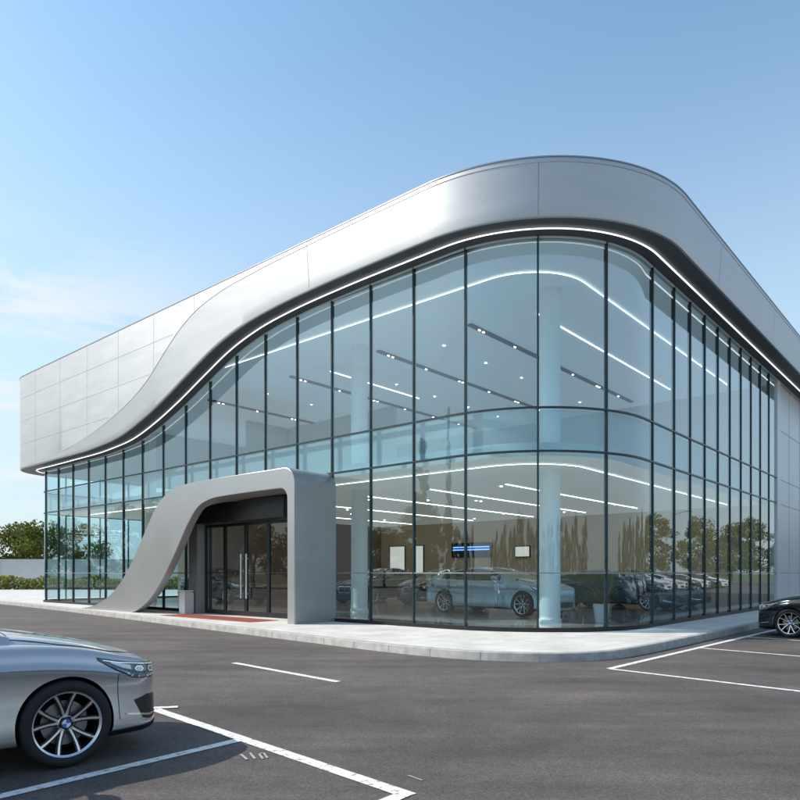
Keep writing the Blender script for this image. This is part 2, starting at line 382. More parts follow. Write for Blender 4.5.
sweep('upper_wall',M['ceil'],-44,SR,lambda s:[(-.02,zb(s)-.02),(.03,zb(s)-.02),(.03,ZT-.1),(-.02,ZT-.1)],fine=.15,coarse=.3)

# mullions and windows
ML=sorted([-1.18-1.49*k for k in range(15)]+[-23.4])
RL=[.40,2.124,3.816,5.84,7.4]+[8.7+1.3*k for k in range(9)]
ML=[-37.5,-36,-34.5,-33,-31.5,-30,-28.5,-27,-25.3]+ML+RL
DOOR0,DOOR1=ML.index(min(ML,key=lambda q:abs(q+10.12))),ML.index(min(ML,key=lambda q:abs(q+5.65)))
for i,s in enumerate(ML):
    z0=.16 if not (DOOR0<i<DOOR1) else 4.3
    m=MB(); zt=zb(s)+.02
    m.tube([[Q(s-.02,-.07,z),Q(s+.02,-.07,z),Q(s+.02,.03,z),Q(s-.02,.03,z)] for z in (z0,zt)]); m.build('mullion',M['mull'],B)
TZ=[.28,1.5,4.3,5.3]
for i in range(len(ML)-1):
    a,b=ML[i]+.02,ML[i+1]-.02; n=max(2,int((b-a)/.08)) if (-.5<a<AA+.3 or a<SL+.1) else 4
    sl=[a+(b-a)*k/n for k in range(n+1)]; door=DOOR0<=i<DOOR1
    w=MB()
    for t in range(4):
        if door and t<2: continue
        z0=TZ[t]+.02; f1=(lambda s:TZ[t+1]-.02) if t<3 else (lambda s:zb(s)+.01)
        w.grid([[Q(s,0,z0+(f1(s)-z0)*q) for s in sl] for q in (0,1)])
    w.build('window',M['glass'],B,smooth=True)
def transom(z,h,o0,o1,s0=-37.5,s1=ML[-1],mat='mull'):
    sweep('transom',M[mat],s0,s1,lambda s:[(o0,z-h/2),(o1,z-h/2),(o1,z+h/2),(o0,z+h/2)])
sa,sb=ML[DOOR0],ML[DOOR1]
for z,h in ((5.3,.04),(4.3,.045)): transom(z,h,-.06,.026)
for s0,s1 in ((-37.5,sa),(sb,ML[-1])):
    transom(1.5,.03,-.05,.022,s0,s1,'greycol')
    sweep('base_rail',M['dark'],s0,s1,lambda s:[(-.12,.14),(.045,.14),(.045,.24),(-.12,.24)])
sweep('spandrel_panel',M['frost'],-37,ML[-1],lambda s:[(-.16,4.33),(-.15,4.33),(-.15,5.28),(-.16,5.28)])
def poly_slab(name,mats,o,z0,z1,parent=B,s0=-40,s1=ML[-1]-.2):
    pts=[P(s,o) for s in ss(s0,s1,.3,3)]; pts=pts+[(17.45,P(s1,o)[1]),(17.45,P(s0,o)[1])]
    n=len(pts); m=MB(); m.add([(x,y,z0) for x,y in pts],[tuple(range(n))[::-1]],len(mats)-1)
    m.add([(x,y,z0) for x,y in pts]+[(x,y,z1) for x,y in pts],[tuple(range(n,2*n))]+[(k,(k+1)%n,n+(k+1)%n,n+k) for k in range(n)],0); return m.build(name,mats,parent)
poly_slab('interior_floor',[M['floor']],-.125,.15,.17)
poly_slab('mezzanine_floor',[M['ceil'],M['ceil_low_glow']],-.55,4.28,4.6)
poly_slab('ceiling',[M['ceil'],M['ceil_up_glow']],-.03,9.12,9.2)
poly_slab('roof',[M['roof']],.7,10.25,10.35)
m=MB(); m.box((17.5,.03,.14),(34,28.3,10.3))
for x in (19.5,21.6,23.7,26): m.box((x-.012,.024,.14),(x+.012,.032,9.2),1)
for z in (1.5,4.3,5.3,7.3): m.box((17.5,.025,z-.012),(34,.033,z+.012),1)
m.box((17.0,-.06,.14),(17.52,.3,9.2),0)
m.build('rear_block',[M['clad'],M['joint']],B)
m=MB(); m.box((17.38,.2,.17),(17.49,28,4.27)); m.build('interior_wall',M['wall'],B)
m=MB(); m.box((17.38,.2,4.61),(17.49,28,9.11)); m.build('interior_wall',M['wallw'],B)
for a,b,mt in (((7.5,21.5,.17),(17.3,21.7,4.27),'wallb'),((7.3,21.5,.17),(7.5,27.6,4.27),'wallb'),((7.5,21.5,4.61),(17.3,21.7,9.1),'wallw'),((10.0,14.0,4.61),(10.15,21.4,9.1),'wallw')):
    m=MB(); m.box(a,b); m.build('partition_wall',M[mt],B)
for cx,cy in ((3.29,2.54),(3.2,9.6),(3.2,23.2)):
    m=MB(); m.cyl((cx,cy),.28,.28,.171,4.279,36); m.cyl((cx,cy),.28,.28,4.601,9.119,36); m.cyl((cx,cy),.31,.31,.171,.27,36); m.build('column',M['column'],B,smooth=True)
for z in (9.085,4.245):
    o=-1.6
    sweep('cove_light',M['cove'],-22.6,ML[-1]-.5,lambda s:[(o,z),(o+.014,z),(o+.014,z+.01),(o,z+.01)])
for y in (5.6,9.4,14,19.5):
    z=9.06
    m=MB(); m.box((3.9,y-.08,z),(16.4,y+.08,z+.055)); t=m.build('track_light',M['mull'],B)
    for k in range(6):
        x=4.4+k*2.1
        for d in (0,.22):
            if d and k%2: continue
            m=MB(); m.box((x+d,y-.02,z-.012),(x+d+.08,y+.02,z-.001)); m.build('lamp',M['lamp'],t)
for y,x0,x1 in ((5.0,5.0,15.5),(7.6,4.5,16),(10.6,4.2,16.5),(14.2,4,16.5),(18.4,4,16.5)):
    m=MB(); m.box((x0,y-.012,4.255),(x1,y+.012,4.277)); m.build('linear_light',M['linear'],B)
for k in range(16):
    x=random.uniform(5,16); y=random.uniform(4.5,19)
    m=MB(); m.cyl((x,y),.04,.04,4.262,4.278,12); m.build('downlight',M['lamp'],B)
for y in (7.4,11.7,16.8):
    for x in (5,7.5,10,12.5,15):
        if y==16.8 and x>9: continue
        m=MB(); m.cyl((x,y),.03,.03,9.098,9.118,12); m.build('downlight',M['lamp'],B)
m=MB(); m.box((4.5,3.6,9.095),(15.5,3.62,9.117)); m.build('linear_light',M['linear'],B)
m=MB(); m.box((4.5,12.4,9.095),(9.8,12.42,9.117)); m.build('linear_light',M['linear'],B)

# portal
def resample(pts,n):
    P_=[Vector(p) for p in pts]; L=[0]
    for a,b in zip(P_,P_[1:]): L.append(L[-1]+(b-a).length)
    out=[]
    for k in range(n):
        d=L[-1]*k/(n-1); i=max(0,min(len(P_)-2,int(np.searchsorted(L,d)-1))); t=(d-L[i])/max(1e-9,L[i+1]-L[i]); out.append(P_[i].lerp(P_[i+1],t))
    return out
def arc(cy,cz,r,a0,a1,n=14): return [(cy+r*math.cos(rad(a0+(a1-a0)*k/n)),cz+r*math.sin(rad(a0+(a1-a0)*k/n))) for k in range(n+1)]
def cat2(pts,n=6): return [(p.x,p.y) for p in catmull([Vector(p) for p in pts],n)]
yr=7.4
out1=[(yr,.14),(yr,1.5),(yr,3.0)]+arc(yr+.45,3.87,.45,180,90)
out2=cat2([(yr+.45,4.32),(9.6,4.32),(11.4,4.31),(12.7,4.27),(13.6,4.11),(14.35,3.68),(14.95,3.05),(15.5,2.4),(16.1,1.75),(16.8,1.15),(17.6,.68),(18.5,.36),(19.4,.2),(19.9,.145)],6)
in1=[(yr+.30,.14),(yr+.30,1.5),(yr+.30,3.0)]+arc(yr+.60,3.47,.30,180,90)
in2=cat2([(yr+.60,3.77),(9.2,3.77),(10.4,3.76),(11.2,3.72),(11.9,3.52),(12.45,3.05),(12.9,2.5),(13.35,1.95),(13.85,1.4),(14.4,.90),(15.05,.47),(15.7,.2),(16.0,.145)],6)
nn=60; N2=110
oc=resample(out1,nn)[:-1]+resample(out2,N2); ic=resample(in1,nn)[:-1]+resample(in2,N2)
xf=-1.5; rows=[]
for i,(a,b) in enumerate(zip(oc,ic)):
    d=(b-a); L=max(d.length,1e-6); u=d/L; e=min(.022,L*.3)
    t=min(1,max(0,(b.x-10.4)/1.6)); t=t*t*(3-2*t); xb=-.001*(1-t)+(-1.25)*t; th=min(.12,L*.4)
    rows.append([(.0,a.x,a.y),(xf+.03,a.x,a.y),(xf+.008,a.x+u.x*e*.3,a.y+u.y*e*.3),(xf,a.x+u.x*e,a.y+u.y*e),
      (xf,b.x-u.x*e,b.y-u.y*e),(xf+.008,b.x-u.x*e*.3,b.y-u.y*e*.3),(xf+.03,b.x,b.y),(xb,b.x,b.y),(xb+.001,a.x+u.x*th,a.y+u.y*th),(0.001,a.x+u.x*th,a.y+u.y*th)])
m=MB(); m.grid(rows); m.build('entrance_portal',M['alu2'],B,smooth=True,sharp=13)
y0,y1=R-sb,R-sa
m=MB(); m.box((-.5,y1,.147),(-.06,y1+.5,3.72)); m.build('entrance_pier',M['greycol'],B)
m=MB(); m.box((-.6,y0-.1,3.12),(-.06,y1-.002,3.74)); m.box((-.12,y0,3.75),(-.04,y1,4.26)); hd=m.build('door_header',M['dark'],B)
lw=(y1-y0)/4
for k in range(4):
    a,b=y0+lw*k+.006,y0+lw*(k+1)-.006; m=MB(); x0,x1=-.2,-.13
    m.box((x0,a,.16),(x1,a+.06,3.1)); m.box((x0,b-.06,.16),(x1,b,3.1)); m.box((x0,a+.06,3.0),(x1,b-.06,3.1)); m.box((x0,a+.06,.16),(x1,b-.06,.30)); m.box((x0+.01,a+.06,1.5),(x1-.01,b-.06,1.53))
    d=m.build('door',M['dark'],B)
    m=MB(); m.add([(-.165,a+.06,.30),(-.165,b-.06,.30),(-.165,b-.06,3.0),(-.165,a+.06,3.0)],[(0,1,2,3)]); m.build('glass_pane',M['glass_door'],d)
    if k in (1,2):
        hy=b-.13 if k==1 else a+.13
        m=MB(); m.limb((x0-.07,hy,.7),(x0-.07,hy,2.1),.028,.028,12)
        for z in (.85,1.95): m.limb((x0-.07,hy,z),(x0+.005,hy,z),.015,.015,8)
        m.build('door_handle',M['steel'],d,smooth=True)
m=MB(); m.box((-1.8,8.9,.147),(-.8,13.6,.156)); o=m.build('entrance_mat',M['red'])
o.location=(bx,by,0); o.rotation_euler=(0,0,math.atan2(dR[1],dR[0])); tag(o,'red strip of matting on the pavement before the entrance doors','mat')
lb=empty('litter_bin',W(-.72,13.8,.147),rad(49)); tag(lb,'pale grey box litter bin beside the entrance pier','bin')
m=MB(); m.box((-.17,-.17,.03),(.17,.17,.70)); m.box((-.15,-.15,0),(.15,.15,.03)); m.build('bin_body',M['binw'],lb)
m=MB(); m.box((-.18,-.18,.74),(.18,.18,.78)); m.box((-.14,-.14,.70),(.14,.14,.74)); m.build('bin_lid',M['binw'],lb)

# things inside
def inside(name,build_list,label,cat,x,y,z=.172,rz=0,group=None):
    r=empty(name,W(x,y,z),math.atan2(dR[1],dR[0])+rz); tag(r,label,cat,group)
    for nm,mb,mt in build_list: mb.build(nm,mt,r,smooth=False)
    return r
a=MB(); a.box((-.06,-1.3,-.4),(0,1.3,.4)); b=MB()
for z in (.12,-.02): b.box((-.066,-1.2,z),(-.061,1.2,z+.07))
inside('wall_screen',[('screen_panel',a,M['screen']),('screen_bar',b,M['blue'])],'dark screen with two glowing blue bars on the back wall','screen',17.36,14.9,2.75)
a=MB(); a.box((-.06,-.45,-.3),(0,.45,.3)); b=MB(); b.box((-.066,-.4,-.25),(-.061,.4,.25))
inside('wall_screen',[('screen_panel',a,M['screen']),('screen_face',b,M['lit'])],'small bright screen on the back wall, right of the blue barred one','screen',17.36,11.7,2.6)
for y,w,lab in ((18.6,.4,'narrow lit panel on the back wall, right of its pair'),(20.2,.6,'wider lit panel on the back wall, left of its pair')):
    a=MB(); a.box((-.05,-w,-.8),(0,w,.8)); b=MB(); b.box((-.056,-w+.04,-.76),(-.051,w-.04,.76))
    inside('light_panel',[('panel_frame',a,M['dark']),('panel_face',b,M['lit'])],lab,'light panel',17.36,y,2.3)
a=MB(); a.box((-.3,-1.6,0),(.3,1.6,1.0)); b=MB(); b.box((-.36,-1.66,1.0),(.36,1.66,1.05))
inside('reception_desk',[('desk_front',a,M['white']),('desk_top',b,M['greycol'])],'white reception desk standing before the back wall','desk',15.6,12.2)
a=MB(); a.box((-.05,-.45,0),(.05,.45,1.9)); b=MB(); b.box((-.056,-.4,.9),(-.051,.4,1.7))
inside('display_board',[('board_panel',a,M['redsign']),('board_face',b,M['white'])],'red free standing display board near dark cars','sign',11.0,19.8)
for x,y,rz,lab in ((14.6,8.6,.4,'tan armchair near the back wall, left of its pair'),(15.0,6.9,-.5,'tan armchair near the back wall, right of its pair')):
    a=MB(); a.box((-.35,-.35,.18),(.3,.35,.45)); b=MB(); b.box((.301,-.38,.18),(.42,.38,.95))
    ch=empty('armchair',W(x,y,.172),math.atan2(dR[1],dR[0])+rz); tag(ch,lab,'armchair')
    a.build('seat',M['leather'],ch); b.build('backrest',M['leather'],ch)
    for sg in (-1,1):
        c=MB(); c.box((-.35,sg*.42-.06,.18),(.3,sg*.42+.06,.65)); c.build('armrest',M['leather'],ch)
    for u in (-.3,.3):
        for v in (-.36,.36):
            d=MB(); d.limb((u,v,0),(u,v,.179),.02,.02,8); d.build('leg',M['dark'],ch)
pp=empty('potted_plant',W(4.1,1.45,.172)); tag(pp,'leafy green potted plant in a white pot behind the curved corner glass','plant')
m=MB(); m.cyl((0,0),.16,.22,0,.5,20); m.build('pot',M['pot'],pp,smooth=True)
m=MB()
for k in range(90):
    a=random.uniform(0,2*PI); L=random.uniform(.5,1.1); e=random.uniform(.5,1.45); d=Vector((math.cos(a)*math.cos(e),math.sin(a)*math.cos(e),math.sin(e))); sd=Vector((-math.sin(a),math.cos(a),0))
    p0=Vector((0,0,.48)); p1=p0+d*L*.6; p2=p0+d*L+Vector((0,0,-.15*L)); w=.045
    m.add([p0-sd*.01,p0+sd*.01,p1+sd*w,p1-sd*w,p2],[(0,1,2,3),(3,2,4)])
m.build('foliage',M['leaf'],pp,recalc=False,weld=False)

# ------------------------------------------------------------------ cars
def mk(tab):
    t=sorted(tab); return smooth_interp([a for a,_ in t],[b for _,b in t])
w_=mk([(2.33,.42),(2.31,.54),(2.27,.64),(2.18,.745),(2.03,.81),(1.85,.86),(1.5,.905),(1.0,.905),(.3,.90),(-.5,.90),(-1.0,.91),(-1.4,.918),(-1.8,.885),(-2.05,.83),(-2.2,.75),(-2.3,.62),(-2.35,.48)])
zc_=mk([(2.33,.55),(2.31,.68),(2.27,.745),(2.18,.795),(2.0,.855),(1.7,.935),(1.4,.995),(1.15,1.03),(.7,1.03),(.3,1.02),(-.5,1.0),(-1.3,1.02),(-1.8,1.07),(-2.1,1.06),(-2.22,1.03),(-2.3,.93),(-2.35,.75)])
zs_=mk([(2.33,.53),(2.31,.65),(2.27,.705),(2.18,.745),(2.0,.795),(1.7,.87),(1.4,.915),(1.0,.935),(.3,.935),(-.5,.945),(-1.3,.975),(-1.8,.99),(-2.1,.985),(-2.22,.96),(-2.3,.88),(-2.35,.72)])
zl_=mk([(2.33,.28),(2.31,.20),(2.27,.165),(2.18,.15),(2.0,.15),(1.5,.17),(0,.19),(-1.4,.2),(-2.0,.24),(-2.2,.30),(-2.3,.38),(-2.35,.46)])
def section(x):
    w,zc1,zs1,zl=w_(x),zc_(x),zs_(x),zl_(x); h=zs1-zl
    ctl=[(0,zl),(.70*w,zl),(.93*w,zl+.03*min(1,h/.4)),(.985*w,zl+.14*h),(.970*w,zl+.34*h),(.952*w,zl+.60*h),(.975*w,zl+.74*h),(1.0*w,zl+.80*h),(.968*w,zl+.85*h),(.94*w,zl+.95*h),(.89*w,zs1+.014),(.80*w,zs1+.24*(zc1-zs1)+.004),(.71*w,zs1+.27*(zc1-zs1)),(.64*w,zs1+.64*(zc1-zs1)),(.45*w,zs1+.88*(zc1-zs1)),(.25*w,zs1+.96*(zc1-zs1)),(0,zc1)]
    return [(p.x,p.y) for p in catmull([Vector(c) for c in ctl],3)]
def body_mesh():
    xs=list(np.concatenate([np.linspace(2.33,2.17,11),np.linspace(2.14,1.0,30),np.linspace(.94,-.9,26),np.linspace(-.95,-2.0,24),np.linspace(-2.04,-2.35,12)]))
    m=MB(); rows=[]
    for x in xs:
        h=section(x); ring=[(x,y,z) for y,z in h]+[(x,-y,z) for y,z in h[-2:0:-1]]; rows.append(ring)
    m.grid(rows,0,True); n=len(rows[0]); m.add(rows[0],[tuple(range(n))]); m.add(rows[-1],[tuple(range(n))])
    o=m.build('tmp_body',[M['well'],M['well']])
    cuts=[]
    for x in (1.5,-1.35):
        for s in (1,-1):
            c=MB(); nn=64; r=.365
            c.tube([[(x+r*math.cos(2*PI*k/nn),y*s,.335+r*math.sin(2*PI*k/nn)) for k in range(nn)] for y in (.52,1.3)])
            c=c.build('tmp_cut',M['well']); cuts.append(c)
            md=o.modifiers.new('b','BOOLEAN'); md.operation='DIFFERENCE'; md.solver='EXACT'; md.object=c
    dg=bpy.context.evaluated_depsgraph_get(); me=bpy.data.meshes.new_from_object(o.evaluated_get(dg))
    bvh=BVHTree.FromPolygons([v.co.copy() for v in o.data.vertices],[tuple(p.vertices) for p in o.data.polygons])
    for c in cuts+[o]: bpy.data.objects.remove(c)
    return me,bvh
BODY,BVH=body_mesh()
def patch(fn,dirv,ups,lows,nu,nv,off):
    U=resample(ups,nu); L=resample(lows,nu); d=Vector(dirv).normalized(); rows=[]
    for a,b in zip(U,L):
        r=[]
        for j in range(nv):
            q=a.lerp(b,j/(nv-1)); o=Vector(fn(q.x,q.y)); hit=BVH.ray_cast(o,d)
            if hit[0] is None: hit=BVH.find_nearest(o+d*3.0)
            p,nrm=hit[0],hit[1]
            if nrm.dot(d)>0: nrm=-nrm
            r.append(tuple(p+nrm*off))
        rows.append(r)
    m=MB(); m.grid(rows); return m
def side(s): return (lambda h,v:(h,s*3,v)),(0,-s,0)
def diag(s,ang=42):
    c,n=math.cos(rad(ang)),math.sin(rad(ang)); cx,cy=1.87,.5
    return (lambda h,v:(cx+c*3-n*h,s*(cy+n*3+c*h),v)),(-c,-s*n,0)
front=((lambda h,v:(5,h,v)),(-1,0,0)); topp=((lambda h,v:(h,v,3)),(0,0,-1))
ROOF_SEDAN=[(1.15,1.015),(.95,1.075),(.7,1.175),(.4,1.295),(.1,1.385),(-.2,1.425),(-.5,1.435),(-.9,1.405),(-1.2,1.34),(-1.5,1.25),(-1.8,1.14),(-2.0,1.065)]
ROOF_FAST=[(1.15,1.015),(.95,1.065),(.7,1.145),(.4,1.240),(.1,1.315),(-.2,1.345),(-.5,1.338),(-.9,1.290),(-1.2,1.240),(-1.5,1.180),(-1.8,1.115),(-2.0,1.07)]
def make_wheel():
    w=MB()
    w.lathe_y([(.252,.112),(.256,.105),(.250,.098),(.238,.092),(.232,.02),(.232,-.1)],64,0)
    w.lathe_y([(.231,.091),(.222,.05),(.222,-.1)],64,1)
    w.lathe_y([(.055,.062),(.060,.058),(.066,.03),(.066,-.02)],32,0)
    for k in range(5):
        for sg in (-1,1):
            a0=2*PI*k/5+PI/2+sg*.20; a1=2*PI*k/5+PI/2+sg*.26
            rws=[]; rb=[]
            for t in np.linspace(0,1,7):
                r=.045+(.240-.045)*t; an=a0*(1-t)+a1*t+ (sg*.10*(t-.5)); wd=.0125-.003*math.sin(PI*t); y=.055+.036*t**1.3
                c=Vector((r*math.cos(an),0,r*math.sin(an))); n=Vector((-math.sin(an),0,math.cos(an)))
                rws.append([c-n*wd+Vector((0,y-.006,0)),c-n*wd*.7+Vector((0,y,0)),c+n*wd*.7+Vector((0,y,0)),c+n*wd+Vector((0,y-.006,0))])
                rb.append([c-n*wd*2.0+Vector((0,y-.009,0)),c+n*wd*2.0+Vector((0,y-.009,0)),c+n*wd+Vector((0,y-.05,0)),c-n*wd+Vector((0,y-.05,0))])
            w.grid([[tuple(p) for p in r] for r in rws],0); w.tube([[tuple(p) for p in r] for r in rb],1)
    wo=w.build('wheel',[M['rim'],M['rimdark']],None,smooth=True,sharp=35,weld=False)
    t=MB(); t.lathe_y([(.254,.108),(.262,.118),(.290,.122),(.315,.116),(.328,.100),(.334,.085),(.334,.03),(.329,.026),(.329,.018),(.334,.014),(.335,-.05),(.334,-.085),(.325,-.105),(.29,-.12),(.255,-.11)],72); t.build('tyre',M['tyre'],wo,smooth=True,sharp=50)
    d=MB(); d.lathe_y([(.0,.0),(.09,.0),(.09,.012),(.172,.012),(.172,-.01),(0,-.01)],48); d.build('brake_disc',M['disc'],wo,smooth=True,sharp=30)
    d=MB(); d.lathe_y([(.231,-.09),(0.001,-.09)],32); d.build('wheel_backing',M['well'],wo)
    e=MB(); e.lathe_y([(.046,.060),(.046,.066),(.0005,.067)],40,0)
    for q in range(4):
        c=[(0,.0685,0)]+[(.033*math.cos(q*PI/2+PI/2*k/8),.0685,.033*math.sin(q*PI/2+PI/2*k/8)) for k in range(9)]
        e.add(c,[(0,k,k+1) for k in range(1,9)],1 if q%2 else 2)
    e.build('hub_cap',[M['trim'],M['eblue'],M['white']],wo,recalc=False)
    return wo
WHEEL=make_wheel()
def make_car(paint,label,name='parked_car',roof=ROOF_SEDAN,kidney=True):
    _roof=mk(roof)
    root=empty(name); tag(root,label,'car')
    me=BODY.copy(); me.materials.clear(); me.materials.append(paint); me.materials.append(M['well']); me.name='body'
    for p in me.polygons:
        c=p.center; inw=any((c.x-x)**2+(c.z-.335)**2<.367**2 for x in (1.5,-1.35)) and abs(c.y)<.97 and (p.normal.y*c.y<.0 or abs(p.normal.y)<.75 or abs(c.y)<.6)
        p.material_index=1 if (inw or (p.normal.z<-.9 and c.z<.3)) else 0
        p.use_smooth=True
    me.set_sharp_from_angle(angle=rad(38))
    body=bpy.data.objects.new('body',me); COL.objects.link(body); body.parent=root
    xs=[1.15,1.05,.95,.86,.76,.66,.56,.46,.34,.22,.10,.04,-.1,-.26,-.32,-.5,-.7,-.9,-1.05,-1.16,-1.22,-1.32,-1.42,-1.55,-1.7,-1.84,-1.94,-2.0]
    def gsec(x):
        zt=_roof(x); z0=zs_(x)-.03; h=zt-z0; yb=.80*min(1,.90+.10*min(1,(1.15-x)/.6) if x>0 else 1)*(1-.10*max(0,(-1.2-x)/.8))
        r=[]
        for f in [0,.10,.5,.84,.93]:
            z=z0+h*f; y=yb-.50*(z-z0)-.03*f*f; r.append((y,z))
        yt=r[-1][0]
        for q in (.93,.80,.6,.35,0): r.append((yt*q if q<.93 else yt*.955,z0+h*(.93+.07*(1-(q)**2.2)) if q<.93 else z0+h*.962))
        return r
    G_=[gsec(x) for x in xs]; nj=len(G_[0]); cls={}
    for s in (1,-1):
        for i in range(len(xs)-1):
            xm=(xs[i]+xs[i+1])/2
            for j in range(nj-1):
                k='roof'
                if 1<=j<=2:
                    if -.26<xm<.62: k='front_window'
                    elif -1.22<xm<-.32: k='rear_side_window'
                    elif -.32<=xm<=-.26: k='pillar'
                    elif -1.55<xm<=-1.22: k='quarter_window'
                if j>=5 and xm>.07: k='windscreen'
                if j>=5 and -1.9<xm<-1.19: k='rear_window'
                key=(k,0) if k in ('windscreen','rear_window','roof') else (k,s)
                cls.setdefault(key,MB()).add([(xs[i],s*G_[i][j][0],G_[i][j][1]),(xs[i+1],s*G_[i+1][j][0],G_[i+1][j][1]),(xs[i+1],s*G_[i+1][j+1][0],G_[i+1][j+1][1]),(xs[i],s*G_[i][j+1][0],G_[i][j+1][1])],[(0,1,2,3)])
    names={'roof':'roof','front_window':'side_window','rear_side_window':'side_window','quarter_window':'side_window','pillar':'door_pillar','windscreen':'windscreen','rear_window':'rear_window'}
    for (k,s),mb in cls.items():
        mb.build(names[k],paint if k=='roof' else (M['trim'] if k=='pillar' else M['cglass']),root,smooth=True,sharp=60)
    fn,dv=topp
    ups=[(1.16,.60),(1.5,.63),(1.9,.59),(2.07,.52),(2.17,.40)]; lows=[(a,-b) for a,b in ups]
    patch(fn,dv,[(a+(.006 if i==4 else 0),b+.006) for i,(a,b) in enumerate(ups)],[(a+(.006 if i==4 else 0),b-.006) for i,(a,b) in enumerate(lows)],34,44,.0012).build('hood_seam',M['trim'],root,smooth=True)
    patch(fn,dv,ups,lows,34,44,.004).build('hood',paint,root,smooth=True)
    for s in (1,-1):
        fn,dv=side(s)
        for (u,l) in (([(.66,.885),(.2,.885),(-.27,.895)],[(.66,.30),(.2,.30),(-.27,.30)]),([(-.30,.895),(-.8,.91),(-1.18,.93)],[(-.30,.30),(-.75,.30),(-.90,.34),(-.97,.55),(-1.1,.72),(-1.18,.76)])):
            patch(fn,dv,[(a+(.006 if i==0 else (-.006 if i==2 else 0)),b+.005) for i,(a,b) in enumerate(u)],[(a+(.006 if i==0 else (-.006 if i==len(l)-1 else 0)),b-.006) for i,(a,b) in enumerate(l)],20,24,.0012).build('door_seam',M['trim'],root,smooth=True)
            d=patch(fn,dv,u,l,20,24,.004).build('door',paint,root,smooth=True)
            hx=u[-1][0]+.12; q=MB(); q.tube([[(hx+t*.2,s*(.885+.035*math.sin(PI*min(1,max(0,t)))+dy),.80+dz) for dy,dz in ((0,-.012),(.014,-.012),(.014,.012),(0,.012))] for t in np.linspace(0,1,6)]); q.build('door_handle',M['chrome'],d,smooth=True)
        patch(fn,dv,[(.75,.235),(0,.235),(-.85,.235)],[(.75,.20),(0,.20),(-.85,.20)],20,4,.004).build('side_sill',M['trim'],root,smooth=True)
        patch(fn,dv,[(1.02,.74),(.85,.735),(.72,.73)],[(1.0,.715),(.85,.712),(.72,.715)],8,3,.006).build('fender_vent',M['trim'],root,smooth=True)
        patch(fn,dv,[(1.905,.70),(1.91,.5),(1.92,.30)],[(1.900,.70),(1.905,.5),(1.915,.30)],24,2,.0025).build('bumper_seam',M['trim'],root,smooth=True)
        fn,dv=diag(s)
        zo=.055
        hu=[(-.20,.665+zo),(-.05,.680+zo),(.10,.700+zo),(.22,.728+zo),(.34,.764+zo)]; hl=[(-.20,.570+zo),(-.05,.562+zo),(.10,.578+zo),(.22,.636+zo),(.34,.750+zo)]
        hb=patch(fn,dv,[(a,b+.006) for a,b in hu],[(a,b-.006) for a,b in hl],26,10,.002).build('headlight',M['trim'],root,smooth=True)
        patch(fn,dv,hu,hl,26,10,.006).build('headlight_glass',M['hglass'],hb,smooth=True)
        patch(fn,dv,[(-.16,.585+zo),(-.02,.582+zo),(.12,.600+zo),(.24,.668+zo)],[(-.16,.573+zo),(-.02,.570+zo),(.12,.588+zo),(.24,.656+zo)],18,2,.0085).build('light_blade',M['lampin'],hb,smooth=True)
        for hc,vc,q_ in ((-.10,.626+zo,.9),(.04,.640+zo,.9)):
            hexa=lambda rr_,k:(hc+rr_*1.35*math.cos(2*PI*k/6+.2),vc+rr_*.85*math.sin(2*PI*k/6+.2))
            rg=patch(fn,dv,[hexa(.034*q_,k) for k in range(7)],[hexa(.025*q_,k) for k in range(7)],25,2,.009)
            rg.build('light_ring',M['lens'],hb,smooth=True)
            c=patch(fn,dv,[(hc+.022*math.cos(PI*k/8),vc+.016*math.sin(PI*k/8)) for k in range(9)],[(hc+.022*math.cos(PI*k/8),vc-.016*math.sin(PI*k/8)) for k in range(9)],9,4,.009); c.build('projector_lens',M['lampin'],hb,smooth=True)
        patch(fn,dv,[(.11,.680+zo),(.18,.700+zo),(.26,.728+zo)],[(.11,.640+zo),(.18,.662+zo),(.26,.712+zo)],10,5,.009).build('indicator_lens',M['lampin'],hb,smooth=True)
        patch(fn,dv,[(-.18,.662+zo),(0,.681+zo),(.2,.713+zo),(.31,.744+zo)],[(-.18,.655+zo),(0,.674+zo),(.2,.706+zo),(.31,.738+zo)],18,2,.0095).build('daytime_light',M['lens'],hb,smooth=True)
        patch(fn,dv,[(-.24,.45),(-.05,.47),(.08,.44)],[(-.24,.27),(-.05,.26),(.02,.28)],14,6,.004).build('side_intake',M['trim'],root,smooth=True)
        patch(fn,dv,[(-.24,.315),(-.05,.305),(.16,.345)],[(-.24,.298),(-.05,.288),(.16,.333)],14,2,.010).build('intake_blade',M['chrome'],root,smooth=True)
        patch(fn,dv,[(-.4,.225),(0,.222),(.40,.228)],[(-.4,.185),(0,.182),(.40,.19)],18,3,.012).build('bumper_lip',M['trim'],root,smooth=True)
        fn,dv=front
        if kidney:
            g0=[(s*.03,.66),(s*.12,.675),(s*.26,.672),(s*.31,.64)]; g1=[(s*.03,.47),(s*.12,.44),(s*.26,.445),(s*.29,.50)]
            gb=patch(fn,dv,[(a*1.03,b+.012) for a,b in g0],[(a*1.03,b-.012) for a,b in g1],14,8,.003).build('grille',M['chrome'],root,smooth=True)
            patch(fn,dv,g0,g1,14,8,.007).build('grille_mesh',M['trim'],gb,smooth=True)
        patch(lambda h,v:(-2.05-2+h*.7,s*(.55+2+h*.7),v),(1,-s,0),[(-.35,.93),(0,.945),(.22,.94)],[(-.35,.84),(0,.83),(.22,.85)],16,6,.005).build('tail_light',M['tail'],root,smooth=True)
        q=MB(); q.tube([[(.60+(.07*math.cos(b))*sc, s*(.96+a), 1.03+.07*math.sin(b)*sc) for b in np.linspace(0,2*PI,13)[:-1]] for a,sc in ((-.10,.45),(-.07,.85),(0,1.0),(.07,.9),(.10,.5))])
        q.limb((.60,s*.78,.95),(.60,s*.90,1.0),.03,.025,8); q.build('door_mirror',paint,root,smooth=True)
